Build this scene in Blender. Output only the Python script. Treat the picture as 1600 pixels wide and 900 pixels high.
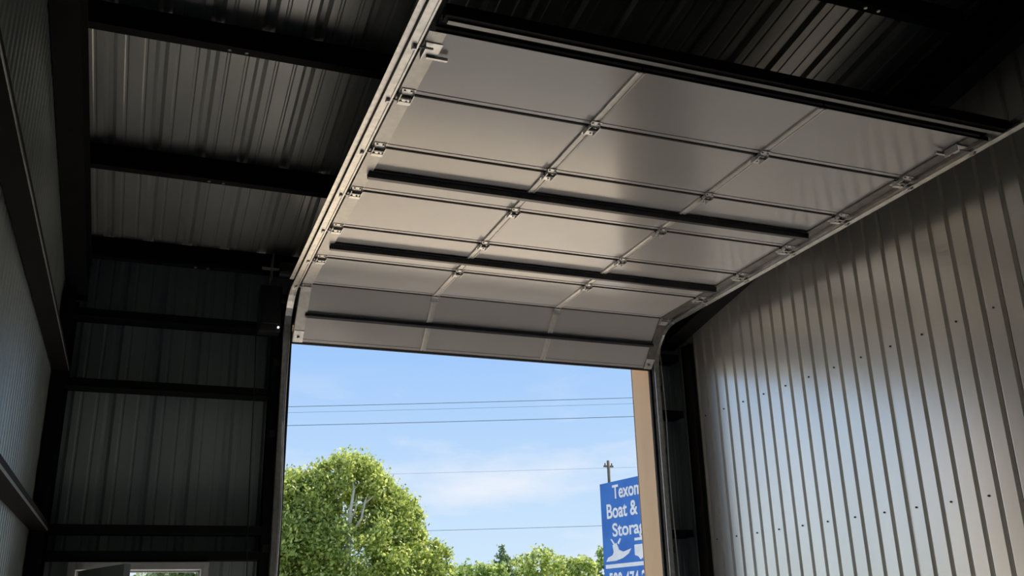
import bpy, math, random
import numpy as np
from mathutils import Matrix, Vector

for o in list(bpy.data.objects):
    bpy.data.objects.remove(o)
SC = bpy.context.scene
COL = SC.collection
random.seed(7)

# ------------------------------------------------------------------ camera
CAM_H = 1.6
cd = bpy.data.cameras.new('camera')
cam = bpy.data.objects.new('camera', cd)
COL.objects.link(cam)
cd.sensor_width = 36.0
cd.lens = 1487.2 / 1600 * 36.0
cd.clip_start = 0.05
cd.clip_end = 2000
r_ = (0.93380757, -0.35695656, -0.02419563)
u_ = (-0.09749764, -0.31895825, 0.9427406)
f_ = (0.34423484, 0.8779793, 0.33264806)
cam.matrix_world = Matrix(((r_[0], u_[0], -f_[0], 0), (r_[1], u_[1], -f_[1], 0),
                           (r_[2], u_[2], -f_[2], CAM_H), (0, 0, 0, 1)))
SC.camera = cam

# ------------------------------------------------------------------ sky
W = bpy.data.worlds.new('sky')
SC.world = W
W.use_nodes = True
nt = W.node_tree
nt.nodes.clear()
N = nt.nodes.new
out = N('ShaderNodeOutputWorld')
bg = N('ShaderNodeBackground')
tc = N('ShaderNodeTexCoord')
sep = N('ShaderNodeSeparateXYZ')
ramp = N('ShaderNodeValToRGB')
ramp.color_ramp.elements[0].position = 0.0
ramp.color_ramp.elements[0].color = (0.72, 0.86, 0.98, 1)
ramp.color_ramp.elements[1].position = 1.0
ramp.color_ramp.elements[1].color = (0.10, 0.24, 0.66, 1)
e = ramp.color_ramp.elements.new(0.10)
e.color = (0.58, 0.77, 0.98, 1)
e = ramp.color_ramp.elements.new(0.27)
e.color = (0.36, 0.59, 0.97, 1)
mp = N('ShaderNodeMapping')
mp.inputs['Scale'].default_value = (1.0, 1.0, 3.2)
mp.inputs['Location'].default_value = (0.1, 0.75, 0.42)
noi = N('ShaderNodeTexNoise')
noi.inputs['Scale'].default_value = 3.4
noi.inputs['Detail'].default_value = 7
noi.inputs['Roughness'].default_value = 0.55
cr = N('ShaderNodeValToRGB')
cr.color_ramp.elements[0].position = 0.46
cr.color_ramp.elements[0].color = (0, 0, 0, 1)
cr.color_ramp.elements[1].position = 0.66
cr.color_ramp.elements[1].color = (1, 1, 1, 1)
mx = N('ShaderNodeMixRGB')
mx.inputs[2].default_value = (0.86, 0.90, 0.98, 1)
L = nt.links.new
L(tc.outputs['Generated'], sep.inputs[0])
L(sep.outputs['Z'], ramp.inputs[0])
L(tc.outputs['Generated'], mp.inputs[0])
L(mp.outputs[0], noi.inputs['Vector'])
L(noi.outputs[0], cr.inputs[0])
low = N('ShaderNodeMapRange')
low.inputs['From Min'].default_value = 0.27
low.inputs['From Max'].default_value = 0.17
mul = N('ShaderNodeMath')
mul.operation = 'MULTIPLY'
L(sep.outputs['Z'], low.inputs['Value'])
L(low.outputs[0], mul.inputs[0])
L(cr.outputs[0], mul.inputs[1])
L(mul.outputs[0], mx.inputs[0])
L(ramp.outputs[0], mx.inputs[1])
L(mx.outputs[0], bg.inputs[0])
bg.inputs[1].default_value = 1.0
L(bg.outputs[0], out.inputs[0])

# ------------------------------------------------------------------ sun
sd = bpy.data.lights.new('sun', 'SUN')
sd.energy = 9.0
sd.color = (1.0, 0.92, 0.82)
sd.angle = math.radians(0.6)
sun = bpy.data.objects.new('sun', sd)
COL.objects.link(sun)
SUN_DIR = Vector((0.50, 0.40, 0.74))
sun.rotation_euler = SUN_DIR.to_track_quat('Z', 'Y').to_euler()
sun.location = (20, 20, 30)

SC.view_settings.view_transform = 'Standard'
SC.view_settings.look = 'None'
SC.view_settings.gamma = 1.0
SC.view_settings.use_curve_mapping = False
SC.view_settings.exposure = 0.0

# ------------------------------------------------------------------ materials
def mat(name, col, rough=0.5, metal=0.0, col2=None, scale=6.0, bump=0.0, spec=0.5,
        stretch=(1, 1, 1), trans=0.0, lo=0.35, hi=0.65, island=None, coat=0.0):
    m = bpy.data.materials.new(name)
    m.use_nodes = True
    t = m.node_tree
    b = t.nodes['Principled BSDF']
    b.inputs['Base Color'].default_value = (*col, 1)
    b.inputs['Roughness'].default_value = rough
    b.inputs['Metallic'].default_value = metal
    b.inputs['Specular IOR Level'].default_value = spec
    b.inputs['Coat Weight'].default_value = coat
    b.inputs['Coat Roughness'].default_value = 0.15
    if col2 is not None:
        c = t.nodes.new('ShaderNodeTexCoord')
        mp_ = t.nodes.new('ShaderNodeMapping')
        mp_.inputs['Scale'].default_value = stretch
        n = t.nodes.new('ShaderNodeTexNoise')
        n.inputs['Scale'].default_value = scale
        n.inputs['Detail'].default_value = 6
        rr = t.nodes.new('ShaderNodeValToRGB')
        rr.color_ramp.elements[0].position = lo
        rr.color_ramp.elements[1].position = hi
        rr.color_ramp.elements[0].color = (*col, 1)
        rr.color_ramp.elements[1].color = (*col2, 1)
        t.links.new(c.outputs['Object'], mp_.inputs[0])
        t.links.new(mp_.outputs[0], n.inputs['Vector'])
        if island:
            g = t.nodes.new('ShaderNodeNewGeometry')
            t.links.new(g.outputs['Random Per Island'], rr.inputs[0])
        else:
            t.links.new(n.outputs[0], rr.inputs[0])
        t.links.new(rr.outputs[0], b.inputs['Base Color'])
        if bump:
            bp = t.nodes.new('ShaderNodeBump')
            bp.inputs['Strength'].default_value = bump
            bp.inputs['Distance'].default_value = 0.01
            t.links.new(n.outputs[0], bp.inputs['Height'])
            t.links.new(bp.outputs[0], b.inputs['Normal'])
        if trans:
            tr = t.nodes.new('ShaderNodeBsdfTranslucent')
            ms = t.nodes.new('ShaderNodeMixShader')
            ms.inputs[0].default_value = trans
            t.links.new(rr.outputs[0], tr.inputs[0])
            t.links.new(b.outputs[0], ms.inputs[1])
            t.links.new(tr.outputs[0], ms.inputs[2])
            t.links.new(ms.outputs[0], t.nodes['Material Output'].inputs[0])
    return m

M = {}
M['liner'] = mat('galvalume liner sheet', (0.79, 0.775, 0.735), 0.28, 0.85, (0.86, 0.845, 0.80), 2.0, 0.03, 0.5, (1, 1, 0.3))
M['cladding'] = mat('grey green cladding sheet', (0.30, 0.335, 0.315), 0.36, 0.5, (0.37, 0.40, 0.38), 1.5, 0.05, 0.5, (1, 1, 0.25))
M['front_sheet'] = mat('front wall cladding sheet', (0.33, 0.40, 0.41), 0.42, 0.15, (0.41, 0.475, 0.48), 1.5, 0.05, 0.5, (1, 1, 0.25))
M['roof_sheet'] = mat('bare coated roof sheet', (0.38, 0.385, 0.365), 0.36, 0.5, (0.48, 0.485, 0.465), 2.5, 0.05, 0.5, (1, 0.3, 1))
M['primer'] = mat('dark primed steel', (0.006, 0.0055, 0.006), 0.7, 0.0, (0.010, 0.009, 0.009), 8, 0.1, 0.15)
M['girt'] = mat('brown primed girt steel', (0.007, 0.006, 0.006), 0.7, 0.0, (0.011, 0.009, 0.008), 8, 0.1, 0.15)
M['door_skin'] = mat('white textured door steel', (0.53, 0.52, 0.51), 0.16, 0.0, (0.58, 0.57, 0.56), 1.2, 0.0, 0.8)
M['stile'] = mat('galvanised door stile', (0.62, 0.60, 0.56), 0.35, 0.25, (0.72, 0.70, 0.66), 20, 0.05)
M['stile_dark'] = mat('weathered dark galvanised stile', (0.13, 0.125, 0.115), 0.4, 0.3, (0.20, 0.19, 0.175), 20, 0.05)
M['galv'] = mat('galvanised steel', (0.52, 0.52, 0.50), 0.32, 0.8, (0.68, 0.67, 0.64), 25, 0.06)
M['strut'] = mat('dark strut steel', (0.045, 0.047, 0.055), 0.4, 0.3, (0.065, 0.065, 0.07), 12, 0.05)
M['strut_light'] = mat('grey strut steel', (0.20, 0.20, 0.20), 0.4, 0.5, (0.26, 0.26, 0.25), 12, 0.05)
M['rubber'] = mat('black rubber', (0.012, 0.012, 0.014), 0.6, 0, (0.02, 0.02, 0.022), 20, 0.1, 0.3)
M['dark_gap'] = mat('dark weathered joint', (0.03, 0.025, 0.022), 0.8, 0, (0.05, 0.04, 0.035), 20, 0.1, 0.2)
M['tan'] = mat('tan painted trim', (0.80, 0.56, 0.32), 0.5, 0, (0.84, 0.60, 0.36), 5, 0.05, 0.3, (1, 1, 0.2))
M['black_metal'] = mat('black enamel', (0.02, 0.02, 0.022), 0.45, 0.2, (0.03, 0.03, 0.033), 15, 0.05)
M['frame_grey'] = mat('grey door frame paint', (0.42, 0.42, 0.42), 0.45, 0, (0.50, 0.50, 0.50), 6, 0.05)
M['door_leaf'] = mat('grey green door leaf paint', (0.22, 0.27, 0.27), 0.5, 0, (0.27, 0.32, 0.31), 6, 0.05)
M['concrete'] = mat('concrete floor', (0.52, 0.49, 0.455), 0.6, 0, (0.62, 0.585, 0.545), 1.3, 0.3, 0.4)
M['gravel'] = mat('pale gravel yard', (0.26, 0.245, 0.22), 0.9, 0, (0.36, 0.34, 0.31), 0.6, 0.5, 0.3)
M['bounce_slab'] = mat('warm pale bounce surface', (0.90, 0.72, 0.47), 0.8, 0, (0.95, 0.79, 0.56), 0.5, 0.2, 0.3)
M['grass'] = mat('dry grass', (0.10, 0.15, 0.04), 0.9, 0, (0.20, 0.25, 0.08), 0.8, 0.6, 0.2)
M['bark'] = mat('pale bark', (0.60, 0.52, 0.42), 0.9, 0, (0.78, 0.70, 0.58), 5, 0.6, 0.2)
M['leaf_a'] = mat('mid green leaves', (0.15, 0.24, 0.04), 0.6, 0, (0.66, 0.74, 0.26), 1, 0, 0.3, trans=0.35, lo=0.0, hi=1.0, island=True)
M['leaf_b'] = mat('yellow green leaves', (0.17, 0.25, 0.03), 0.6, 0, (0.80, 0.84, 0.27), 1, 0, 0.3, trans=0.35, lo=0.0, hi=1.0, island=True)
M['leaf_c'] = mat('grey green leaves', (0.18, 0.26, 0.09), 0.6, 0, (0.72, 0.76, 0.45), 1, 0, 0.3, trans=0.35, lo=0.0, hi=1.0, island=True)
M['needle'] = mat('dark conifer needles', (0.10, 0.16, 0.06), 0.7, 0, (0.34, 0.42, 0.20), 1, 0, 0.2, trans=0.2, lo=0.0, hi=1.0, island=True)
M['sign_blue'] = mat('blue sign vinyl', (0.035, 0.16, 0.56), 0.4, 0, (0.05, 0.21, 0.66), 1.5, 0.02, 0.4)
M['sign_white'] = mat('white sign lettering', (0.85, 0.88, 0.92), 0.5, 0, (0.92, 0.94, 0.96), 4, 0.02, 0.3)
M['wood_pole'] = mat('weathered pole timber', (0.20, 0.15, 0.11), 0.9, 0, (0.30, 0.24, 0.18), 4, 0.4, 0.2, (4, 4, 0.3))
M['wire'] = mat('power line', (0.16, 0.18, 0.22), 0.6, 0, (0.20, 0.22, 0.26), 3, 0.0)

# ------------------------------------------------------------------ helpers
class MB:
    def __init__(s):
        s.v, s.f = [], []
    def add(s, vs, fs):
        n = len(s.v)
        s.v += [tuple(v) for v in vs]
        s.f += [tuple(i + n for i in f) for f in fs]
        return s
    def box(s, x0, x1, y0, y1, z0, z1):
        vs = [(x, y, z) for z in (z0, z1) for y in (y0, y1) for x in (x0, x1)]
        return s.add(vs, [(0, 2, 3, 1), (4, 5, 7, 6), (0, 1, 5, 4), (2, 6, 7, 3), (0, 4, 6, 2), (1, 3, 7, 5)])
    def prism(s, poly, o, a, b, c, ln):
        """closed polygon (p,q) on axes a,b at o, swept ln along c"""
        o, a, b, c = Vector(o), Vector(a), Vector(b), Vector(c)
        n = len(poly)
        lo = [o + a * p + b * q for p, q in poly]
        hi = [p + c * ln for p in lo]
        fs = [(i, (i + 1) % n, n + (i + 1) % n, n + i) for i in range(n)]
        fs += [tuple(range(n - 1, -1, -1)), tuple(range(n, 2 * n))]
        return s.add(lo + hi, fs)
    def tube(s, pts, rad, seg=8, caps=True):
        pts = [Vector(p) for p in pts]
        rs = rad if isinstance(rad, (list, tuple)) else [rad] * len(pts)
        vs, fs = [], []
        for i, p in enumerate(pts):
            d = (pts[min(i + 1, len(pts) - 1)] - pts[max(i - 1, 0)]).normalized()
            a = d.orthogonal().normalized() if i == 0 else (pa - d * pa.dot(d)).normalized()
            pa = a
            b = d.cross(a)
            for k in range(seg):
                t = 2 * math.pi * k / seg
                vs.append(p + (a * math.cos(t) + b * math.sin(t)) * rs[i])
        for i in range(len(pts) - 1):
            for k in range(seg):
                k2 = (k + 1) % seg
                fs.append((i * seg + k, i * seg + k2, (i + 1) * seg + k2, (i + 1) * seg + k))
        if caps:
            fs.append(tuple(range(seg - 1, -1, -1)))
            fs.append(tuple(range((len(pts) - 1) * seg, len(pts) * seg)))
        return s.add(vs, fs)
    def sheet(s, prof, o, a, d, c, ln, nseg=1):
        """open profile (p along a, q along d) swept ln along c"""
        o, a, d, c = Vector(o), Vector(a), Vector(d), Vector(c)
        n = len(prof)
        vs = []
        for j in range(nseg + 1):
            vs += [o + a * p + d * q + c * (ln * j / nseg) for p, q in prof]
        fs = [(j * n + i, j * n + i + 1, (j + 1) * n + i + 1, (j + 1) * n + i) for j in range(nseg) for i in range(n - 1)]
        return s.add(vs, fs)
    def mesh(s, name, m):
        me = bpy.data.meshes.new(name)
        me.from_pydata(s.v, [], s.f)
        me.materials.append(m)
        me.update()
        return me
    def build(s, name, m, parent=None, thick=0, bevel=0, smooth=False):
        o = bpy.data.objects.new(name, s.mesh(name, m))
        COL.objects.link(o)
        if parent is not None:
            o.parent = parent
        if thick:
            md = o.modifiers.new('thickness', 'SOLIDIFY')
            md.thickness = thick
            md.offset = 0
        if bevel:
            md = o.modifiers.new('bevel', 'BEVEL')
            md.width = bevel
            md.segments = 2
            md.limit_method = 'ANGLE'
        if smooth:
            for p in o.data.polygons:
                p.use_smooth = True
        return o

def put(me, parent, name=None, mtx=None):
    o = bpy.data.objects.new(name or me.name, me)
    COL.objects.link(o)
    o.parent = parent
    if mtx is not None:
        o.matrix_local = mtx
    return o

def empty(name, loc=(0, 0, 0)):
    o = bpy.data.objects.new(name, None)
    o.location = loc
    COL.objects.link(o)
    return o

def tag(o, label=None, cat=None, group=None, kind=None):
    if label: o['label'] = label
    if cat: o['category'] = cat
    if group: o['group'] = group
    if kind: o['kind'] = kind
    return o

def thing(name, label, cat, loc=(0, 0, 0), group=None):
    return tag(empty(name, loc), label, cat, group)

def shift(mb, loc):
    mb.v = [(x - loc[0], y - loc[1], z - loc[2]) for x, y, z in mb.v]
    return mb

def c_poly(depth, flange, t=0.006, lip=0.02):
    """C section: web along p (0..depth) at q=0, flanges towards +q"""
    return [(0, 0), (depth, 0), (depth, flange), (depth - lip, flange), (depth - lip, flange - t), (depth - t, flange - t),
            (depth - t, t), (t, t), (t, flange - t), (lip, flange - t), (lip, flange), (0, flange)]

def i_poly(h, w, t=0.012):
    """I section: p from -w/2..w/2, q from 0..h"""
    a = w / 2
    return [(-a, 0), (a, 0), (a, t), (t / 2, t), (t / 2, h - t), (a, h - t), (a, h), (-a, h), (-a, h - t), (-t / 2, h - t), (-t / 2, t), (-a, t)]

# ------------------------------------------------------------------ key dimensions (metres)
XL, XR = 1.066, 4.47           # opening sides
YW = 7.85                      # inner face of the front framing
YS = 8.05                      # cladding plane of the front wall
XWL, XWR = -0.70, 4.87         # left cladding plane, right liner plane
YB = -4.0                      # rear wall
SL = 0.18                      # roof fall towards the front
ZE = 3.05 + CAM_H              # roof sheet height over YS
def zroof(y): return ZE + SL * (YS - y)

# ------------------------------------------------------------------ ground and floor
tag(MB().box(XWL - 0.1, XWR + 0.25, YB - 0.1, 8.25, -0.15, 0.0).build('floor', M['concrete']),
    'bare concrete slab inside the storage bay', kind='structure')
tag(MB().box(-80, 120, -30, 140, -0.4, -0.16).build('ground', M['grass']), 'grass and dirt ground beyond the yard', kind='structure')
tag(MB().box(-30, 45, 8.26, 26, -0.17, -0.03).build('gravel_yard', M['gravel']), 'pale gravel yard in front of the bay', kind='structure')

tag(MB().box(1.0, 8.4, 11.8, 24, -0.02, -0.005).build('bounce_slab', M['bounce_slab']), 'unseen pale slab added in front of the bay to reflect a warm glow onto the raised door', kind='structure')  # added out-of-view slab, sized and tinted to reflect a glow in the door

# ------------------------------------------------------------------ walls and roof
def rib_profile(width, pitch=0.305, depth=0.032, minor=0.006):
    """exterior panel seen from its inner side: deep rib at each pitch plus small stiffeners"""
    p = [(0, 0)]
    n = round(width / pitch)
    for i in range(n):
        b = i * pitch
        c = b + pitch * 0.5
        p += [(c - 0.040, 0), (c - 0.016, depth), (c + 0.016, depth), (c + 0.040, 0)]
        q = c + 0.095
        p += [(q - 0.014, 0), (q - 0.006, minor), (q + 0.006, minor), (q + 0.014, 0)]
        if i == n - 1:
            p += [(b + pitch, 0)]
    # second stiffener, left of each deep rib
    extra = []
    for i in range(n):
        q = i * pitch + pitch * 0.5 - 0.095
        extra += [(q - 0.014, 0), (q - 0.006, minor), (q + 0.006, minor), (q + 0.014, 0)]
    return sorted(set(p + extra))

def liner_profile(width, pitch=0.1525, depth=0.030):
    p = []
    n = round(width / pitch)
    for i in range(n):
        b = i * pitch
        p += [(b, 0), (b + 0.108, 0), (b + 0.114, depth), (b + 0.140, depth), (b + 0.148, 0)]
    p.append((n * pitch, 0))
    return p

def fine_profile(width, pitch=0.1, depth=0.012):
    n = int(round(width / pitch)) * 6
    return [(width * i / n, depth * 0.5 * (1 - math.cos(2 * math.pi * 6 * i / n * (width / pitch) / (width / pitch) / 6))) for i in range(n + 1)]

# ceiling: roof sheets running down the slope
roof = empty('ceiling')
tag(roof, 'ribbed metal roof sheets over the bay', kind='structure')
sl = Vector((0, -1, SL)).normalized()
ln = (8.3 - YB + 0.1) / -sl.y
prof = rib_profile(0.915)
x = -0.90
k = 0
while x < 5.1:
    z0 = zroof(8.3) + (0.0015 if k % 2 else 0)
    MB().sheet(prof, (x, 8.3, z0), (1, 0, 0), (0, 0, 1), sl, ln).build('roof_sheet', M['roof_sheet'], roof, thick=0.002)
    x += 0.915
    k += 1

# right wall: white liner with close ribs, screws
wr = empty('wall_right')
tag(wr, 'white close-ribbed liner wall on the right', kind='structure')
y = 7.90
pr = liner_profile(0.915)
k = 0
while y > YB:
    zt = zroof(y - 0.915) + 0.02
    MB().sheet(pr, (XWR + (0.001 if k % 2 else 0), y, 0), (0, -1, 0), (1, 0, 0), (0, 0, 1), zt).build('liner_sheet', M['liner'], wr, thick=0.002)
    y -= 0.915
    k += 1
hexm = MB().prism([(0.007 * math.cos(t * math.pi / 3), 0.007 * math.sin(t * math.pi / 3)) for t in range(6)],
                  (0, 0, 0), (0, 1, 0), (0, 0, 1), (-1, 0, 0), 0.006).mesh('screw', M['black_metal'])
for zz in (0.67 + CAM_H, 1.79 + CAM_H):
    yy = 7.90 - 0.054
    while yy > 3.5:
        put(hexm, wr, 'screw', Matrix.Translation((XWR - 0.001, yy, zz)))
        yy -= 0.305
# backing behind the liner (next bay's side)
MB().box(XWR + 0.10, XWR + 0.13, YB, 8.05, 0, zroof(8.05) - 0.02).build('backing_sheet', M['cladding'], wr)

# left wall
wl = empty('wall_left')
tag(wl, 'pale finely corrugated outer wall on the left', kind='structure')
y = 8.05
def fine(width, pitch=0.1, depth=0.014, sub=6):
    n = int(round(width / pitch)) * sub
    return [(width * i / n, depth * 0.5 * (1 - math.cos(2 * math.pi * i / sub))) for i in range(n + 1)]
while y > YB:
    MB().sheet(fine(0.9), (XWL, y, 0), (0, -1, 0), (-1, 0, 0), (0, 0, 1), zroof(y - 0.9) + 0.02).build('wall_sheet', M['cladding'], wl, thick=0.002)
    y -= 0.9

# front wall cladding around the openings
wf = empty('wall_front')
tag(wf, 'ribbed metal front wall around the big door opening', kind='structure')
DX0, DX1, DZ = -0.38, 0.49, 0.445 + CAM_H      # walk door clear opening
def front_sheet(x0, x1, z0, z1):
    full = rib_profile(0.915)
    base = math.floor((x0 - 0.17 + 0.305 * 20) / 0.305) * 0.305 - 0.305 * 20 + 0.17 - 0.0
    pts = []
    b = base
    one = [(p, q) for p, q in rib_profile(0.305)]
    allp = []
    while b < x1:
        allp += [(b + p, q) for p, q in one]
        b += 0.305
    allp = sorted(set((round(p, 4), q) for p, q in allp))
    pts = [(x0, 0)] + [(p, q) for p, q in allp if x0 < p < x1] + [(x1, 0)]
    MB().sheet([(p - x0, q) for p, q in pts], (x0, YS, z0), (1, 0, 0), (0, 1, 0), (0, 0, 1), z1 - z0).build('wall_sheet', M['front_sheet'], wf, thick=0.002)
zt = zroof(YS)
front_sheet(XWL, DX0 - 0.05, 0, zt)
front_sheet(DX0 - 0.05, DX1 + 0.05, DZ + 0.05, zt)
front_sheet(DX1 + 0.05, XL - 0.02, 0, zt)
front_sheet(XL - 0.02, XR + 0.02, 4.05, zt)
front_sheet(XR + 0.02, XWR + 0.25, 0, zt)
# rear wall
tag(MB().sheet(fine(6.0, 0.2, 0.03), (-0.9, YB, 0), (1, 0, 0), (0, -1, 0), (0, 0, 1), zroof(YB)).build('wall_rear', M['cladding'], thick=0.002),
    'ribbed rear wall of the bay', kind='structure')

# tan trim wrapped round the opening (jamb faces)
tag(MB().box(XR, XR + 0.015, YW + 0.01, 8.20, 0, 4.30).box(XR, XR + 0.10, 8.19, 8.205, 0, 4.40).build('trim_1', M['tan']),
    'tan painted jamb trim at the right of the opening', kind='structure')
tag(MB().box(XL - 0.015, XL, YW + 0.01, 8.20, 0, 4.30).box(XL - 0.10, XL, 8.19, 8.205, 0, 4.40).build('trim_2', M['tan']),
    'tan painted jamb trim at the left of the opening', kind='structure')
tag(MB().box(XL, XR, YW + 0.01, 8.20, 4.035, 4.05).box(XL, XR, 8.19, 8.205, 4.035, 4.15).build('trim_3', M['tan']),
    'tan painted head trim over the opening', kind='structure')

# ------------------------------------------------------------------ steel frame
def member(name, label, cat, poly, o, a, b, c, ln, m, grp=None):
    mb = MB().prism(poly, (0, 0, 0), a, b, c, ln)
    ob = mb.build(name, m, bevel=0)
    ob.location = o
    return tag(ob, label, cat, grp)

def purlin(y, label):
    z = zroof(y)
    t = thing('roof_purlin', label, 'purlin', (XWL + 0.05, y, z - 0.205), 'roof purlins')
    # Z section: web upright, bottom flange towards the camera, top flange towards the door
    poly = [(0, 0), (0.006, 0), (0.006, 0.194), (0.065, 0.194), (0.065, 0.2), (0, 0.2), (0, 0.006), (-0.065, 0.006), (-0.065, 0.022), (-0.069, 0.022), (-0.069, 0)]
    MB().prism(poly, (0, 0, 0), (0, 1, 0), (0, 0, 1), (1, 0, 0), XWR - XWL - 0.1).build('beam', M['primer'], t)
    # lap bolts near the ends
    for bx in (0.9, 1.0, 4.6, 4.7):
        put(boltm, t, 'bolt', Matrix.Translation((bx, -0.035, -0.008)))
    return t
boltm = MB().prism([(0.012 * math.cos(k_ * math.pi / 3), 0.012 * math.sin(k_ * math.pi / 3)) for k_ in range(6)],
                   (0, 0, 0), (1, 0, 0), (0, 1, 0), (0, 0, 1), 0.012).mesh('bolt', M['galv'])
purlin(3.92, 'dark steel roof purlin farthest back from the opening, crossing the top edge')
purlin(5.28, 'dark steel roof purlin next to the raised end of the door, second from the back')
purlin(6.66, 'dark steel roof purlin across the roof midway between door end and front wall')
purlin(7.90, 'dark steel eave strut where the roof meets the front wall')

def rafter(xc, w, label):
    t = thing('rafter', label, 'rafter', (xc, 8.0, zroof(8.0) - 0.52), None)
    d = Vector((0, -1, SL)).normalized()
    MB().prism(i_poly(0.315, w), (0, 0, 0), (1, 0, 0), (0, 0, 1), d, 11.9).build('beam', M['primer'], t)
    return t
rafter(-0.62, 0.15, 'dark steel rafter climbing along the left wall')
rafter(4.775, 0.18, 'dark steel rafter climbing along the right wall')

tag(MB().box(-0.695, -0.60, 7.62, 7.635, 0, 4.12).box(-0.695, -0.60, 7.985, 8.0, 0, 4.12).box(-0.655, -0.64, 7.635, 7.985, 0, 4.12)
    .build('steel_column', M['primer']), 'dark steel column in the left front corner', 'column')
tag(MB().box(4.82, 4.865, 7.65, 7.662, 0, 4.12).box(4.82, 4.865, 7.788, 7.80, 0, 4.12).box(4.836, 4.848, 7.662, 7.788, 0, 4.12)
    .build('steel_column', M['primer']), 'dark steel column in the right front corner', 'column')
gp = c_poly(0.195, 0.065)
def front_girt(x0, x1, z, label):
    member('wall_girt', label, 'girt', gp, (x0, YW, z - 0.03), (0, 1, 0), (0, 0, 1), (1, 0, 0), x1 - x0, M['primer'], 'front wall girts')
front_girt(-0.62, 0.92, 2.40 + CAM_H, 'uppermost dark girt on the front wall, left of the big opening')
front_girt(-0.62, 0.92, 1.835 + CAM_H, 'second dark girt down on the front wall, left of the big opening')
front_girt(-0.62, 0.92, 0.735 + CAM_H, 'third dark girt down, on the front wall above the walk door')
front_girt(-0.62, 0.92, DZ + 0.10, 'dark header girt lying directly on the walk door frame')
front_girt(4.56, 4.82, 2.42 + CAM_H, 'uppermost short dark girt right of the big opening')
front_girt(4.56, 4.82, 1.86 + CAM_H, 'middle short dark girt right of the big opening')
front_girt(4.56, 4.82, 0.745 + CAM_H, 'lowest short dark girt right of the big opening')
def left_girt(z, label):
    t = thing('wall_girt', label, 'girt', (XWL + 0.005, YB + 0.1, z), 'left wall girts')
    MB().prism(c_poly(0.11, 0.055), (0, 0, 0), (1, 0, 0), (0, 0, 1), (0, 1, 0), 7.62 - YB - 0.1).build('channel', M['girt'], t)
    MB().box(0.110, 0.1125, 0, 7.62 - YB - 0.1, -0.001, 0.016).build('edge_highlight', M['galv'], t)  # added pale strip: the highlight on the girt lip, put in as colour
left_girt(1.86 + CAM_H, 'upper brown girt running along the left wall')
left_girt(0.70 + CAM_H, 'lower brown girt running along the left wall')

# jamb posts and header of the opening
tag(MB().prism(c_poly(0.19, 0.14), (XL - 0.005, YW, 0), (0, 1, 0), (-1, 0, 0), (0, 0, 1), 4.30).build('jamb_post', M['primer']),
    'black steel jamb post left of the big opening', 'post')
tag(MB().prism(c_poly(0.19, 0.085), (XR + 0.016, YW, 0), (0, 1, 0), (1, 0, 0), (0, 0, 1), 4.30).build('jamb_post', M['primer']),
    'black steel jamb post right of the big opening', 'post')
tag(MB().prism(c_poly(0.19, 0.14), (XL - 0.14, YW, 4.055), (0, 1, 0), (0, 0, 1), (1, 0, 0), XR - XL + 0.28).build('door_header', M['primer']),
    'black steel header channel above the big opening', 'header')

# ------------------------------------------------------------------ walk door (left)
t = tag(empty('door_1', (DX0, YW, 0)), 'grey framed walk door left of the big opening, leaf swung inward', kind='structure')
fr = shift(MB().box(DX0 - 0.055, DX0, YW - 0.015, YS + 0.03, 0, DZ + 0.055).box(DX1, DX1 + 0.055, YW - 0.015, YS + 0.03, 0, DZ + 0.055)
           .box(DX0, DX1, YW - 0.015, YS + 0.03, DZ, DZ + 0.055).box(DX0, DX0 + 0.012, YS - 0.06, YS - 0.03, 0, DZ)
           .box(DX1 - 0.012, DX1, YS - 0.06, YS - 0.03, 0, DZ).box(DX0, DX1, YS - 0.06, YS - 0.03, DZ - 0.012, DZ), (DX0, YW, 0))
fr.build('door_frame', M['frame_grey'], t, bevel=0.003)
leaf = MB().box(0, 0.87, -0.022, 0.022, 0.02, DZ - 0.01).build('door_leaf', M['door_leaf'], t, bevel=0.002)
leaf.location = (0.040, -0.04, 0)
leaf.rotation_euler = (0, 0, math.radians(-69))
MB().tube([(0.79, -0.022, 1.0), (0.79, -0.07, 1.0)], 0.012).tube([(0.79, -0.07, 1.0), (0.70, -0.07, 1.0)], 0.010).build('door_handle', M['galv'], leaf)
for hz in (0.25, 1.05, DZ - 0.25):
    MB().tube([(-0.012, -0.02, hz - 0.05), (-0.012, -0.02, hz + 0.05)], 0.008).build('hinge', M['galv'], leaf)

# ------------------------------------------------------------------ the raised sectional door
WD = XR - XL
LS = 0.622
Y0 = 3.69
ZD = 2.665 + CAM_H
door = thing('overhead_door', 'white sectional overhead door rolled up on its tracks under the roof', 'garage door', ((XL + XR) / 2, Y0, ZD))
door['kind'] = 'thing'
ox, oy, oz = door.location

L1 = LS - 0.016
skin_m = MB().box(0, WD, 0, L1, -0.045, -0.020).mesh('door_section', M['door_skin'])
sx = [0.0, WD / 3, 2 * WD / 3, WD]
def panel_mesh(w):
    mb = MB()
    a, b = 0.004, L1 - 0.004
    # pan with folded rails front and back and a shallow field
    mb.box(0, w, a, a + 0.03, -0.020, 0.0).box(0, w, b - 0.03, b, -0.020, 0.0).box(0, w, a + 0.03, b - 0.03, -0.020, -0.003)
    return mb.mesh('panel', M['door_skin'])
pan_m = panel_mesh(WD / 3 - 0.008)
cst_m = MB().prism([(-0.027, 0), (-0.024, 0.010), (-0.012, 0.012), (-0.010, 0.008), (0.010, 0.008), (0.012, 0.012), (0.024, 0.010), (0.027, 0)],
                   (0, 0.02, 0), (1, 0, 0), (0, 0, 1), (0, 1, 0), L1 - 0.04).mesh('center_stile', M['stile'])
est_m = MB().prism([(0, -0.04), (0, 0.012), (0.085, 0.012), (0.085, 0.0), (0.012, 0.0), (0.012, -0.04)],
                   (0, 0.012, 0), (1, 0, 0), (0, 0, 1), (0, 1, 0), L1 - 0.024).mesh('end_stile', M['stile'])
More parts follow.
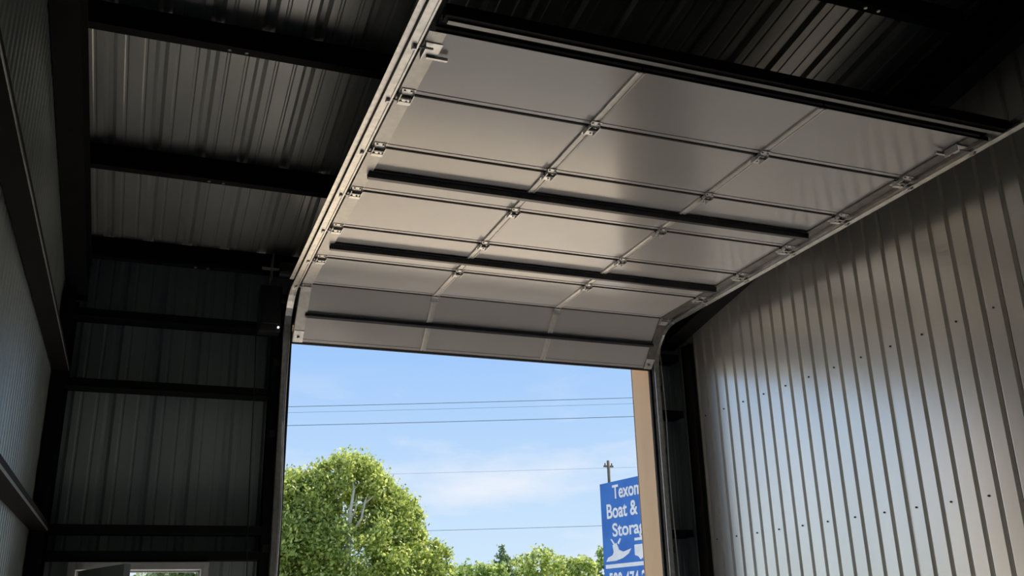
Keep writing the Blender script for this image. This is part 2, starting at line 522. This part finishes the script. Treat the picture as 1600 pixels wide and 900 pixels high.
esr_m = MB().prism([(0, -0.04), (0, 0.012), (-0.085, 0.012), (-0.085, 0.0), (-0.012, 0.0), (-0.012, -0.04)],
                   (0, 0.012, 0), (1, 0, 0), (0, 0, 1), (0, 1, 0), L1 - 0.024).mesh('end_stile', M['stile_dark'])  # right-hand stiles use a darker tone than the left ones
def hinge_mesh(end):
    mb = MB()
    w = 0.032 if not end else 0.036
    mb.box(-w, w, -0.075, -0.012, 0.012, 0.016).box(-w, w, 0.012, 0.075, 0.012, 0.016)
    mb.tube([(-w - 0.004, 0, 0.026), (w + 0.004, 0, 0.026)], 0.009, 8)
    mb.box(-w, -w + 0.004, -0.05, 0.05, 0.016, 0.038).box(w - 0.004, w, -0.05, 0.05, 0.016, 0.038)
    for bx in (-0.018, 0.018):
        for by in (-0.055, 0.055):
            mb.tube([(bx, by, 0.016), (bx, by, 0.022)], 0.006, 6)
    if end:
        mb.box(-w + 0.002, w - 0.002, 0.02, 0.05, 0.036, 0.040)
    return mb.mesh('hinge', M['galv'])
hin_m, hie_m = hinge_mesh(False), hinge_mesh(True)
rol_m = MB().tube([(0.03, 0, 0.030), (-0.045, 0, 0.030)], 0.0055, 8).tube([(-0.038, 0, 0.030), (-0.054, 0, 0.030)], 0.022, 12).mesh('roller', M['galv'])
ror_m = MB().tube([(-0.03, 0, 0.030), (0.045, 0, 0.030)], 0.0055, 8).tube([(0.038, 0, 0.030), (0.054, 0, 0.030)], 0.022, 12).mesh('roller', M['galv'])
# joint strip seen as the dark line between two sections
joint_m = MB().box(0.09, WD - 0.09, -0.017, 0.001, -0.030, 0.004).mesh('joint', M['dark_gap'])

def hat(w, h, t=0.004):
    a = w / 2
    return [(-a - 0.018, 0), (-a, 0), (-a + 0.006, h), (a - 0.006, h), (a, 0), (a + 0.018, 0), (a + 0.018, -t), (a - t, -t), (a - 0.006 - t, h - t),
            (-a + 0.006 + t, h - t), (-a + t, -t), (-a - 0.018, -t)]

TH = math.radians(45.5)
for s in range(7):
    if s < 6:
        o = Vector((XL, Y0 + s * LS, ZD))
        d = Vector((0, 1, 0))
        n_ = Vector((0, 0, -1))
    else:
        o = Vector((XL, Y0 + 6 * LS, ZD))
        d = Vector((0, math.cos(TH), -math.sin(TH)))
        n_ = Vector((0, -math.sin(TH), -math.cos(TH)))
    lx = Vector((1, 0, 0))
    mt = Matrix(((lx.x, d.x, n_.x, o.x - ox), (lx.y, d.y, n_.y, o.y - oy), (lx.z, d.z, n_.z, o.z - oz), (0, 0, 0, 1)))
    if s == 6:
        mt = mt @ Matrix.Diagonal((1, 0.905, 1, 1))
    sec = put(skin_m, door, 'door_section', mt)
    for i in range(3):
        put(pan_m, sec, 'panel', Matrix.Translation((sx[i] + 0.004, 0, 0)))
    for i in (1, 2):
        put(cst_m, sec, 'center_stile', Matrix.Translation((sx[i], 0, 0)))
    put(est_m, sec, 'end_stile')
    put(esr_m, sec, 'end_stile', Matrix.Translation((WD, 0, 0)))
    if s > 0:
        for i, xx in enumerate((0.045, sx[1], sx[2], WD - 0.045)):
            put(hie_m if i in (0, 3) else hin_m, sec, 'hinge', Matrix.Translation((xx, -0.005, 0)))
        put(rol_m, sec, 'roller', Matrix.Translation((0, 0.02, 0)))
        put(ror_m, sec, 'roller', Matrix.Translation((WD, 0.02, 0)))
        put(joint_m, sec, 'joint')
    if s == 0:
        # top fixture brackets
        for xx, sg in ((0.05, 1), (WD - 0.05, -1)):
            MB().box(xx - 0.045, xx + 0.045, 0.10, 0.20, 0.012, 0.017).box(xx - 0.045, xx - 0.04, 0.10, 0.20, 0.017, 0.055)\
                .box(xx - 0.01 * sg, xx + sg * 0.10, 0.205, 0.22, 0.012, 0.03).tube([(xx, 0.12, 0.035), (xx - sg * 0.10, 0.12, 0.035)], 0.006, 8)\
                .tube([(xx - sg * 0.085, 0.12, 0.035), (xx - sg * 0.104, 0.12, 0.035)], 0.022, 12).build('top_bracket', M['galv'], sec)
        # deep channel, open side down, with a folded near lip
        MB().prism([(-0.165, -0.03), (0.01, -0.03), (0.01, 0.012), (0.005, 0.012), (0.005, -0.015), (-0.10, -0.015), (-0.10, 0.03), (-0.16, 0.03), (-0.16, 0.034), (-0.165, 0.034)],
                   (0.03, 0, 0), (0, 1, 0), (0, 0, 1), (1, 0, 0), WD + 0.03).build('strut', M['primer'], sec)
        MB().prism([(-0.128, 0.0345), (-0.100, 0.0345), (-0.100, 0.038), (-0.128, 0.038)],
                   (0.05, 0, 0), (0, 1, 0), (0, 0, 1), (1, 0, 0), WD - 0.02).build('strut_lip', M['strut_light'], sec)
    if s in (2, 4):
        MB().prism(hat(0.045, 0.036), (0.06, 0.33, 0.012), (0, 1, 0), (0, 0, 1), (1, 0, 0), WD - 0.12).build('strut', M['strut'], sec)
    if s == 6:
        MB().prism(hat(0.025, 0.025), (0.07, 0.31, 0.012), (0, 1, 0), (0, 0, 1), (1, 0, 0), WD - 0.14).build('strut', M['strut'], sec)
        MB().tube([(0.0, L1 + 0.012, -0.02), (WD, L1 + 0.012, -0.02)], 0.020, 8).box(0, WD, L1 - 0.004, L1 + 0.006, -0.045, 0.004).build('bottom_seal', M['rubber'], sec)
        for xx in (0.045, WD - 0.045):
            MB().box(xx - 0.04, xx + 0.04, L1 - 0.13, L1 - 0.01, 0.013, 0.018).tube([(xx, L1 - 0.06, 0.018), (xx, L1 - 0.06, 0.04)], 0.012, 8).build('bottom_bracket', M['galv'], sec)

# ------------------------------------------------------------------ tracks
def track(side, label):
    sgn = -1 if side == 'l' else 1
    xe = XL if side == 'l' else XR
    xin, xout = xe + sgn * 0.024, xe + sgn * 0.078
    t = thing('door_track', label, 'door track', (xe + sgn * 0.05, YW, 0), 'door tracks')
    bx, by, bz = t.location
    # horizontal track, bottom and top lip plus web
    path = []
    R = 0.38
    zc = ZD + 0.0
    # centre line: vertical at Y=YW-0.055 up to curve, then horizontal
    yv = YW - 0.050
    pts = [(yv, 0.02), (yv, zc - 0.012 - R)]
    for k_ in range(1, 9):
        a = k_ / 8 * math.pi / 2
        pts.append((yv - R * (1 - math.cos(a)), zc - 0.012 - R + R * math.sin(a)))
    pts.append((2.4, zc - 0.012))
    def ribbon(off0, off1, xa, xb, th, i0=0, i1=None):
        """strip following the path between normal offsets, box section"""
        mb = MB()
        vs, fs = [], []
        P = pts[i0:i1]
        for i, (y_, z_) in enumerate(P):
            a_ = P[max(i - 1, 0)]
            b_ = P[min(i + 1, len(P) - 1)]
            dy, dz = b_[0] - a_[0], b_[1] - a_[1]
            l_ = math.hypot(dy, dz)
            ny, nz = -dz / l_, dy / l_       # towards the room
            if True:
                ny, nz = (-abs(dz) / l_, -abs(dy) / l_)
            for off in (off0, off1):
                for xx in (xa, xb):
                    vs.append((xx - bx, y_ + ny * off - by, z_ + nz * off - bz))
        for i in range(len(P) - 1):
            a = i * 4
            b = a + 4
            fs += [(a, a + 1, b + 1, b), (a + 2, b + 2, b + 3, a + 3), (a, b, b + 2, a + 2), (a + 1, a + 3, b + 3, b + 1)]
        m_ = len(P) * 4 - 4
        fs += [(0, 2, 3, 1), (m_, m_ + 1, m_ + 3, m_ + 2)]
        return mb.add(vs, fs)
    a, b = sorted((xin, xout))
    w0, w1 = (xout, xout - sgn * 0.003)
    mb = ribbon(0.022, 0.025, a, b, 0)
    m2 = ribbon(-0.025, -0.022, a, b, 0)
    m3 = ribbon(-0.025, 0.025, min(w0, w1), max(w0, w1), 0)
    m4 = ribbon(0.025, 0.031, min(xin, xin + sgn * 0.010), max(xin, xin + sgn * 0.010), 0)
    allm = MB().add(mb.v, mb.f).add(m2.v, m2.f).add(m3.v, m3.f).add(m4.v, m4.f)
    allm.build('track_rail', M['galv'], t)
    # reinforcing angle above the horizontal run
    xa, xb = sorted((xout, xout + sgn * 0.034))
    MB().box(xa - bx, xb - bx, 2.4 - by, 7.3 - by, zc - 0.020 - bz, zc - 0.016 - bz).box(min(xout, xout + sgn * 0.004) - bx, max(xout, xout + sgn * 0.004) - bx, 2.4 - by, 7.3 - by, zc - 0.02 - bz, zc + 0.03 - bz).build('track_angle', M['galv'], t)
    # jamb angle brackets
    for zz in (0.4, 1.3, 2.2, 3.1, 3.7):
        xa, xb = sorted((xout, xout + sgn * 0.05))
        MB().box(xa - bx, xb - bx, -0.006, 0.0, zz - 0.03, zz + 0.03).box(min(xout, xout + sgn * .004) - bx, max(xout, xout + sgn * .004) - bx, -0.05, 0.0, zz - 0.03, zz + 0.03).build('track_bracket', M['black_metal'], t)
    # hangers from the roof
    for yy in (2.55,):
        xx = xout + sgn * 0.01
        MB().box(xx - 0.0015 - bx, xx + 0.0015 - bx, yy - 0.015 - by, yy + 0.015 - by, zc - bz, zroof(yy) - 0.20 - bz).build('hanger', M['black_metal'], t)
    return t
track('l', 'galvanised door track curving up the left jamb and under the roof')
track('r', 'galvanised door track curving up the right jamb and along the liner wall')

# weather seals beside the opening
tag(MB().box(XR - 0.0, XR + 0.026, YW - 0.022, YW - 0.001, 0, 4.28).build('weather_seal', M['rubber']), 'black rubber weather seal along the right jamb', 'seal')
tag(MB().box(XL - 0.03, XL + 0.004, YW - 0.022, YW - 0.001, 0, 4.28).build('weather_seal', M['rubber']), 'black rubber weather seal along the left jamb', 'seal')

# lift cables
def cable(x0, x1, sgn, label):
    pts = []
    for k_ in range(40):
        f = k_ / 39
        z_ = 0.3 + f * 4.2
        pts.append((x0 + (x1 - x0) * f + 0.006 * math.sin(f * 17 + sgn), YW - 0.10 + 0.004 * math.cos(f * 13), z_))
    tag(MB().tube(pts, 0.005, 6).build('lift_cable', M['galv']), label, 'cable')
cable(XR + 0.105, XR + 0.085, 1, 'steel lift cable hanging slack beside the right track')
cable(XL - 0.015, XL - 0.035, -1, 'steel lift cable hanging slack beside the left track')

# torsion shaft with end bearing plate, drum and chain hoist at the left
t = thing('torsion_shaft', 'dark torsion shaft with springs and drums above the opening', 'shaft', (2.7, YW - 0.10, 4.48))
MB().tube([(-1.92, 0, 0), (1.92, 0, 0)], 0.0127, 10).build('rod', M['galv'], t)
for sgn in (-1, 1):
    MB().tube([(sgn * 1.66, 0, 0), (sgn * 1.78, 0, 0)], 0.07, 20).tube([(sgn * 1.64, 0, 0), (sgn * 1.66, 0, 0)], 0.085, 20).build('cable_drum', M['black_metal'], t)
    MB().box(sgn * 1.84 - 0.003, sgn * 1.84 + 0.003, -0.08, 0.10, -0.12, 0.12).build('bearing_plate', M['galv'], t)
    pts = [(sgn * (0.15 + 0.9 * k_ / 400), 0.045 * math.cos(k_ * 0.5), 0.045 * math.sin(k_ * 0.5)) for k_ in range(401)]
    MB().tube(pts, 0.004, 4).build('spring', M['black_metal'], t)
t = thing('door_operator', 'black door operator box with indicator lamp left of the opening', 'door opener', (0.86, 7.78, 3.92))
MB().box(-0.085, 0.095, -0.08, 0.07, 0.0, 0.40).build('housing', M['black_metal'], t, bevel=0.012)
MB().box(-0.06, 0.07, -0.10, -0.08, 0.06, 0.34).build('cover', M['black_metal'], t, bevel=0.006)
MB().tube([(0.095, -0.02, 0.30), (0.13, -0.02, 0.30)], 0.03, 12).build('sprocket', M['black_metal'], t)
lamp_m = bpy.data.materials.new('indicator lamp')
lamp_m.use_nodes = True
lamp_m.node_tree.nodes['Principled BSDF'].inputs['Emission Color'].default_value = (1, 1, 1, 1)
lamp_m.node_tree.nodes['Principled BSDF'].inputs['Emission Strength'].default_value = 1.2
MB().tube([(0.075, -0.08, 0.035), (0.075, -0.092, 0.035)], 0.009, 8).build('indicator_lamp', lamp_m, t)
pts = [(0.77 + 0.06 * f + 0.004 * math.sin(f * 9), 7.80, 3.92 - f * 2.3) for f in [i / 20 for i in range(21)]]
tag(MB().tube(pts, 0.0035, 6).build('pull_cord', M['black_metal']), 'thin dark pull cord hanging from the operator box', 'cord')

# ------------------------------------------------------------------ outside: trees
def leaf_mesh(name, blobs, m, size, per, seed, hollow=None):
    rng = np.random.default_rng(seed)
    P, S = [], []
    for (cx, cy, cz, rx, rz, dens) in blobs:
        n = int(per * rx * rz * dens)
        # sub clumps scattered over the blob give a lumpy outline
        nc = max(10, int(26 * rx * rz))
        d = rng.normal(size=(nc, 3))
        d /= np.linalg.norm(d, axis=1)[:, None]
        rad = rng.uniform(0.55, 1.0, nc) ** 0.6
        cc = d * rad[:, None] * np.array([rx, rx, rz])
        which = rng.integers(0, nc, n)
        q = np.clip(rng.normal(size=(n, 3)), -2.1, 2.1) * 0.17 * (0.5 + 0.5 * min(rx, 2.0)) * rng.uniform(0.5, 1.3, n)[:, None]
        p = cc[which] + q + np.array([cx, cy, cz])
        P.append(p)
    P = np.concatenate(P)
    if hollow is not None:
        hx, hz, hr = hollow
        keep = (np.hypot(P[:, 0] - hx, (P[:, 2] - hz) * 0.72) > hr) | (rng.random(len(P)) < 0.10) | (P[:, 1] > 38.6)
        P = P[keep]
    n = len(P)
    a = rng.normal(size=(n, 3)); a /= np.linalg.norm(a, axis=1)[:, None]
    b = rng.normal(size=(n, 3)); b -= (a * b).sum(1)[:, None] * a; b /= np.linalg.norm(b, axis=1)[:, None]
    sz = size * rng.uniform(0.6, 1.4, n)[:, None]
    v = np.stack([P + a * sz, P + b * sz * 0.55, P - a * sz, P - b * sz * 0.55], 1).reshape(-1, 3)
    me = bpy.data.meshes.new(name)
    me.vertices.add(4 * n); me.loops.add(4 * n); me.polygons.add(n)
    me.vertices.foreach_set('co', v.astype(np.float32).ravel())
    me.loops.foreach_set('vertex_index', np.arange(4 * n, dtype=np.int32))
    me.polygons.foreach_set('loop_start', np.arange(0, 4 * n, 4, dtype=np.int32))
    me.polygons.foreach_set('loop_total', np.full(n, 4, dtype=np.int32))
    me.update()
    me.materials.append(m)
    return me

def tree(name, label, base, limbs, blobs, m, size, per, seed, hollow=None, trunk_r=0.3, group=None):
    t = thing(name, label, 'tree', base, group)
    bx, by, bz = base
    bl = [(a - bx, b - by, c - bz, d, e_, f) for a, b, c, d, e_, f in blobs]
    me = leaf_mesh('foliage', [(a, b, c, d, e_, f) for a, b, c, d, e_, f in blobs], m, size, per, seed, hollow)
    o = put(me, t, 'foliage', Matrix.Translation((-bx, -by, -bz)))
    o['kind'] = 'stuff'
    tm = MB()
    for pts, r0, r1 in limbs:
        n = len(pts)
        tm.tube([(p[0] - bx, p[1] - by, p[2] - bz) for p in pts], [r0 + (r1 - r0) * i / (n - 1) for i in range(n)], 7)
    tm.build('trunk', M['bark'], t, smooth=True)
    return t

H = CAM_H
big = [(7.7, 38, 5.2 + H, 1.55, 1.35, 1), (6.1, 38.3, 4.3 + H, 1.6, 1.5, 1), (9.1, 38.2, 4.1 + H, 1.35, 1.35, 1), (10.1, 38.2, 2.9 + H, 1.25, 1.25, 1),
       (11.0, 38.2, 2.0 + H, 0.95, 0.95, 1), (8.2, 37.6, 2.6 + H, 2.2, 1.7, 1), (5.6, 38, 2.7 + H, 2.0, 1.8, 1), (8.2, 38.2, 5.9 + H, 0.8, 0.65, 1),
       (7.1, 38.2, 5.7 + H, 0.9, 0.7, 1), (9.9, 38.2, 4.2 + H, 0.75, 0.75, 1), (11.6, 38.2, 2.4 + H, 0.42, 0.5, 1), (10.4, 38, 1.0 + H, 1.5, 1.3, 1),
       (7.0, 37.6, 0.6 + H, 2.4, 1.6, 1), (4.6, 38.4, 4.0 + H, 1.3, 1.3, 1), (5.3, 38.6, 5.0 + H, 1.1, 0.9, 0.7), (4.2, 38.8, 4.6 + H, 0.9, 0.8, 0.6),
       (9.7, 38.3, 3.5 + H, 1.15, 1.15, 1.2), (10.7, 38.2, 2.5 + H, 0.85, 0.9, 1.3), (9.4, 38.2, 4.7 + H, 0.85, 0.75, 1.2), (4.9, 38.2, 1.4 + H, 1.7, 1.5, 1.0), (8.9, 38.2, 5.3 + H, 0.7, 0.55, 1.0)]
limbs = [([(7.6, 38, -0.1), (7.65, 37.9, 1.6), (7.62, 37.6, 3.6), (7.6, 37.0, 4.9)], 0.30, 0.10),
         ([(7.6, 37.0, 4.9), (7.55, 36.7, 5.8), (7.70, 36.9, 6.6), (7.75, 37.5, 7.2)], 0.085, 0.03),
         ([(7.62, 37.0, 4.9), (8.0, 36.8, 5.5), (8.15, 36.9, 6.2), (8.5, 37.4, 6.8)], 0.065, 0.02),
         ([(8.13, 36.9, 6.1), (8.6, 37.0, 6.5), (9.1, 37.4, 6.8)], 0.04, 0.015),
         ([(7.58, 36.9, 5.4), (7.8, 36.9, 5.9), (7.85, 37.1, 6.5)], 0.04, 0.015),
         ([(7.62, 37.6, 3.2), (6.4, 37.4, 4.6), (5.7, 37.8, 6.0)], 0.12, 0.03),
         ([(7.64, 37.8, 2.6), (9.2, 37.6, 3.6), (10.2, 37.8, 4.6)], 0.12, 0.03)]
tree('shade_tree', 'tall leafy tree with pale forked trunk seen through the left half of the opening', (7.6, 38, -0.1), limbs, big, M['leaf_b'], 0.080, 3900, 3,
     hollow=(7.95, 4.15 + H + 0.1, 0.62))
side = [(4.0, 41, 2.9 + H, 1.7, 1.5, 1), (2.6, 41, 1.9 + H, 1.6, 1.4, 1), (1.4, 41.3, 1.0 + H, 1.3, 1.6, 1), (4.0, 41, 1.0 + H, 2.0, 1.6, 1), (3.7, 40.8, 4.1 + H, 1.0, 0.9, 1)]
tree('roadside_tree', 'greyer green leafy tree left of the tall tree, also seen through the walk door', (3.2, 41, -0.1),
     [([(3.2, 41, -0.1), (3.2, 41, 2.0), (3.5, 41, 4.2)], 0.25, 0.08), ([(3.2, 41, 1.8), (2.3, 41, 3.3)], 0.14, 0.04)], side, M['leaf_c'], 0.10, 1700, 5)
def far_tree(name, label, x, y, blobs, m, seed):
    tree(name, label, (x, y, -0.15), [([(x, y, -0.15), (x, y, 2.5), (x + 0.1, y, 4.2)], 0.28, 0.10)], blobs, m, 0.17, 620, seed, group='distant trees')
far_tree('distant_tree', 'low distant green tree just right of the tall tree', 23.5, 68.8, [(23.2, 68.8, 3.44 + H, 1.58, 0.84, 1.16), (24.7, 68.8, 3.35 + H, 1.21, 0.93, 1.16), (23.8, 68.8, 1.67 + H, 2.42, 1.49, 1.16)], M['leaf_a'], 11)
far_tree('distant_tree', 'broad yellow-green distant tree in the middle of the opening', 36.5, 88.8, [(34.8, 88.8, 4.80 + H, 1.80, 1.32, 0.69), (37.1, 88.8, 5.16 + H, 1.92, 1.80, 0.69), (38.6, 88.8, 4.68 + H, 1.56, 1.44, 0.69), (36.5, 88.8, 2.40 + H, 3.60, 2.16, 0.69)], M['leaf_b'], 12)
far_tree('distant_tree', 'low distant tree right of the middle of the opening', 32.5, 71.2, [(31.7, 71.2, 3.80 + H, 1.23, 0.95, 1.11), (33.2, 71.2, 3.80 + H, 1.33, 1.04, 1.11), (32.7, 71.2, 1.90 + H, 2.47, 1.71, 1.11)], M['leaf_b'], 13)
far_tree('distant_tree', 'taller darker distant tree against the edge of the blue sign', 41.7, 82.9, [(41.3, 82.9, 5.49 + H, 1.06, 1.12, 0.80), (42.1, 82.9, 4.37 + H, 1.68, 1.68, 0.80), (42.3, 82.9, 2.24 + H, 2.46, 2.24, 0.80)], M['leaf_a'], 14)
t = thing('conifer', 'small dark pointed conifer above the distant trees', 'tree', (29.1, 78, -0.15))
rb = []
for i in range(9):
    f = i / 8
    rb.append((28.98, 78, 2.4 + H + 3.58 * f, 1.22 * (1 - f) ** 0.8 + 0.17, 0.38, 0.9))
rb += [(29.8, 78, 4.65 + H, 0.33, 1.0, 1.1), (28.3, 78, 3.5 + H, 0.55, 1.0, 0.9)]
put(leaf_mesh('needles', rb, M['needle'], 0.13, 700, 21), t, 'needles', Matrix.Translation((-29.1, -78, 0.15)))['kind'] = 'stuff'
MB().tube([(-0.12, 0, 0), (-0.12, 0, 7.5)], [0.16, 0.03], 7).build('trunk', M['bark'], t)

# ------------------------------------------------------------------ sign
sa = Vector((0.17395548, -0.98475352, 0))
sn = Vector((-0.98475352, -0.17395548, 0))
SP = Vector((11.866, 24.0, 3.578 + H))          # far top corner
SWD, SHT = 2.60, 3.10
t = thing('storage_sign', 'blue storage sign with white lettering standing outside by the right jamb', 'sign', (SP.x + sa.x * SWD / 2, SP.y + sa.y * SWD / 2, 0))
T = Vector(t.location)
def smap(s_, z_, w=0.0):
    p = SP + sa * s_ + Vector((0, 0, z_)) + sn * w
    return p - T
def splate(s0, s1, z0, z1, w0, w1, name, m, parent=None):
    vs = [smap(a, b, c) for c in (w0, w1) for b in (z0, z1) for a in (s0, s1)]
    return MB().add(vs, [(0, 2, 3, 1), (4, 5, 7, 6), (0, 1, 5, 4), (2, 6, 7, 3), (0, 4, 6, 2), (1, 3, 7, 5)]).build(name, m, parent or t)
board = splate(0, SWD, -SHT, 0, -0.06, 0, 'sign_board', M['sign_blue'])
for s0 in (0.25, SWD - 0.25):
    p0 = smap(s0, -SHT, -0.12)
    MB().tube([(p0.x, p0.y, -0.16), (p0.x, p0.y, SP.z + 0.0 - T.z)], 0.06, 8).build('post', M['galv'], t)
def text(body, s0, s1, z0, z1, bold=0.012):
    c = bpy.data.curves.new('txt', 'FONT')
    c.body = body
    c.size = 1.0
    c.extrude = 0.004
    c.offset = bold
    o = bpy.data.objects.new('tmp', c)
    COL.objects.link(o)
    dg = bpy.context.evaluated_depsgraph_get()
    me = bpy.data.meshes.new_from_object(o.evaluated_get(dg))
    bpy.data.objects.remove(o)
    co = np.array([v.co[:] for v in me.vertices])
    lo, hi = co.min(0), co.max(0)
    for v in me.vertices:
        a = s0 + (v.co.x - lo[0]) / (hi[0] - lo[0]) * (s1 - s0)
        b = z0 + (v.co.y - lo[1]) / (hi[1] - lo[1]) * (z1 - z0)
        p = smap(a, b, 0.008 + v.co.z)
        v.co = p
    me.materials.clear()
    me.materials.append(M['sign_white'])
    o = bpy.data.objects.new('lettering', me)
    COL.objects.link(o)
    o.parent = t
    return o
text('Texoma', 0.57, 2.03, -0.47, -0.10, 0.02)
text('Boat & RV', 0.27, 2.33, -0.97, -0.58, 0.02)
text('Storage', 0.48, 2.10, -1.56, -1.10, 0.02)
text('580 474 2628', 0.22, 2.38, -2.75, -2.36, 0.02)
splate(0.09, 2.48, -2.25, -2.15, 0.0, 0.010, 'stripe', M['sign_white'])
def flat(pts, name='pictogram'):
    n = len(pts)
    vs = [smap(a, b, 0.0) for a, b in pts] + [smap(a, b, 0.012) for a, b in pts]
    fs = [tuple(range(n - 1, -1, -1)), tuple(range(n, 2 * n))] + [(i, (i + 1) % n, n + (i + 1) % n, n + i) for i in range(n)]
    return MB().add(vs, fs).build(name, M['sign_white'], t)
flat([(0.12, -2.07), (0.22, -1.97), (0.42, -1.92), (0.48, -1.84), (0.44, -1.66), (0.62, -1.62), (0.72, -1.80), (0.90, -1.86), (1.24, -1.80), (1.12, -1.92), (0.85, -2.02), (0.55, -2.07)])
flat([(0.36, -1.50), (0.42, -1.50), (0.56, -1.64), (0.50, -1.66)])
flat([(0.66, -1.62), (0.78, -1.50), (0.82, -1.52), (0.72, -1.66)])
flat([(1.38, -1.72), (2.35, -1.72), (2.42, -1.85), (2.42, -2.02), (1.98, -2.02), (1.90, -2.10), (1.80, -2.02), (1.60, -2.10), (1.52, -2.02), (1.38, -1.98)])
flat([(1.40, -1.55), (2.25, -1.55), (2.25, -1.62), (1.40, -1.62)])

# ------------------------------------------------------------------ utility poles and wires
def pole(x, y, h, label, arm=1.1):
    t = thing('utility_pole', label, 'pole', (x, y, -0.16))
    MB().tube([(0, 0, 0), (0, 0, h)], [0.15, 0.10], 10).build('shaft', M['wood_pole'], t, smooth=True)
    MB().box(-arm, arm, -0.05, 0.05, h - 0.45, h - 0.33).build('crossarm', M['wood_pole'], t)
    for xx in (-arm + 0.1, 0, arm - 0.1):
        MB().tube([(xx, 0, h - 0.33), (xx, 0, h - 0.18)], 0.04, 8).build('insulator', M['black_metal'], t)
A = Vector((7.2, 48, 10.7 + H)); B = Vector((22.8, 42, 10.65 + H))
PL = Vector((-18.8, 58.0)); PR = Vector((41.0, 35.0))
pole(PL.x, PL.y, 12.9, 'wooden utility pole outside the frame to the left', 1.1)
pole(PR.x, PR.y, 12.9, 'wooden utility pole outside the frame to the right', 1.1)
pole(0.507 * 58, 58, 0.178 * 58 + H + 0.1, 'thin distant utility pole rising behind the top of the blue sign', 0.35)
def wire(z, dx, dy, label, r=0.018, sag=0.25):
    pts = []
    for i in range(41):
        f = i / 40
        p = PL.lerp(PR, f)
        pts.append((p.x + dx, p.y + dy, z - sag * 4 * f * (1 - f) + sag))
    tag(MB().tube(pts, r, 5).build('power_line', M['wire']), label, 'wire', 'overhead wires')
wire(10.62 + H, 0, 0.0, 'uppermost overhead wire crossing the blue sky', 0.014)
wire(10.36 + H, 0, 0.2, 'second overhead wire, close below the uppermost', 0.007)
wire(9.66 + H, 0, 0.0, 'third overhead wire, slightly lower across the blue sky', 0.015)
wire(7.15 + H, 0, 0.2, 'faint thin overhead wire in front of the pale clouds', 0.005)
wire(4.35 + H, 0, 0.0, 'lowest overhead wire, just above the distant treetops', 0.010)
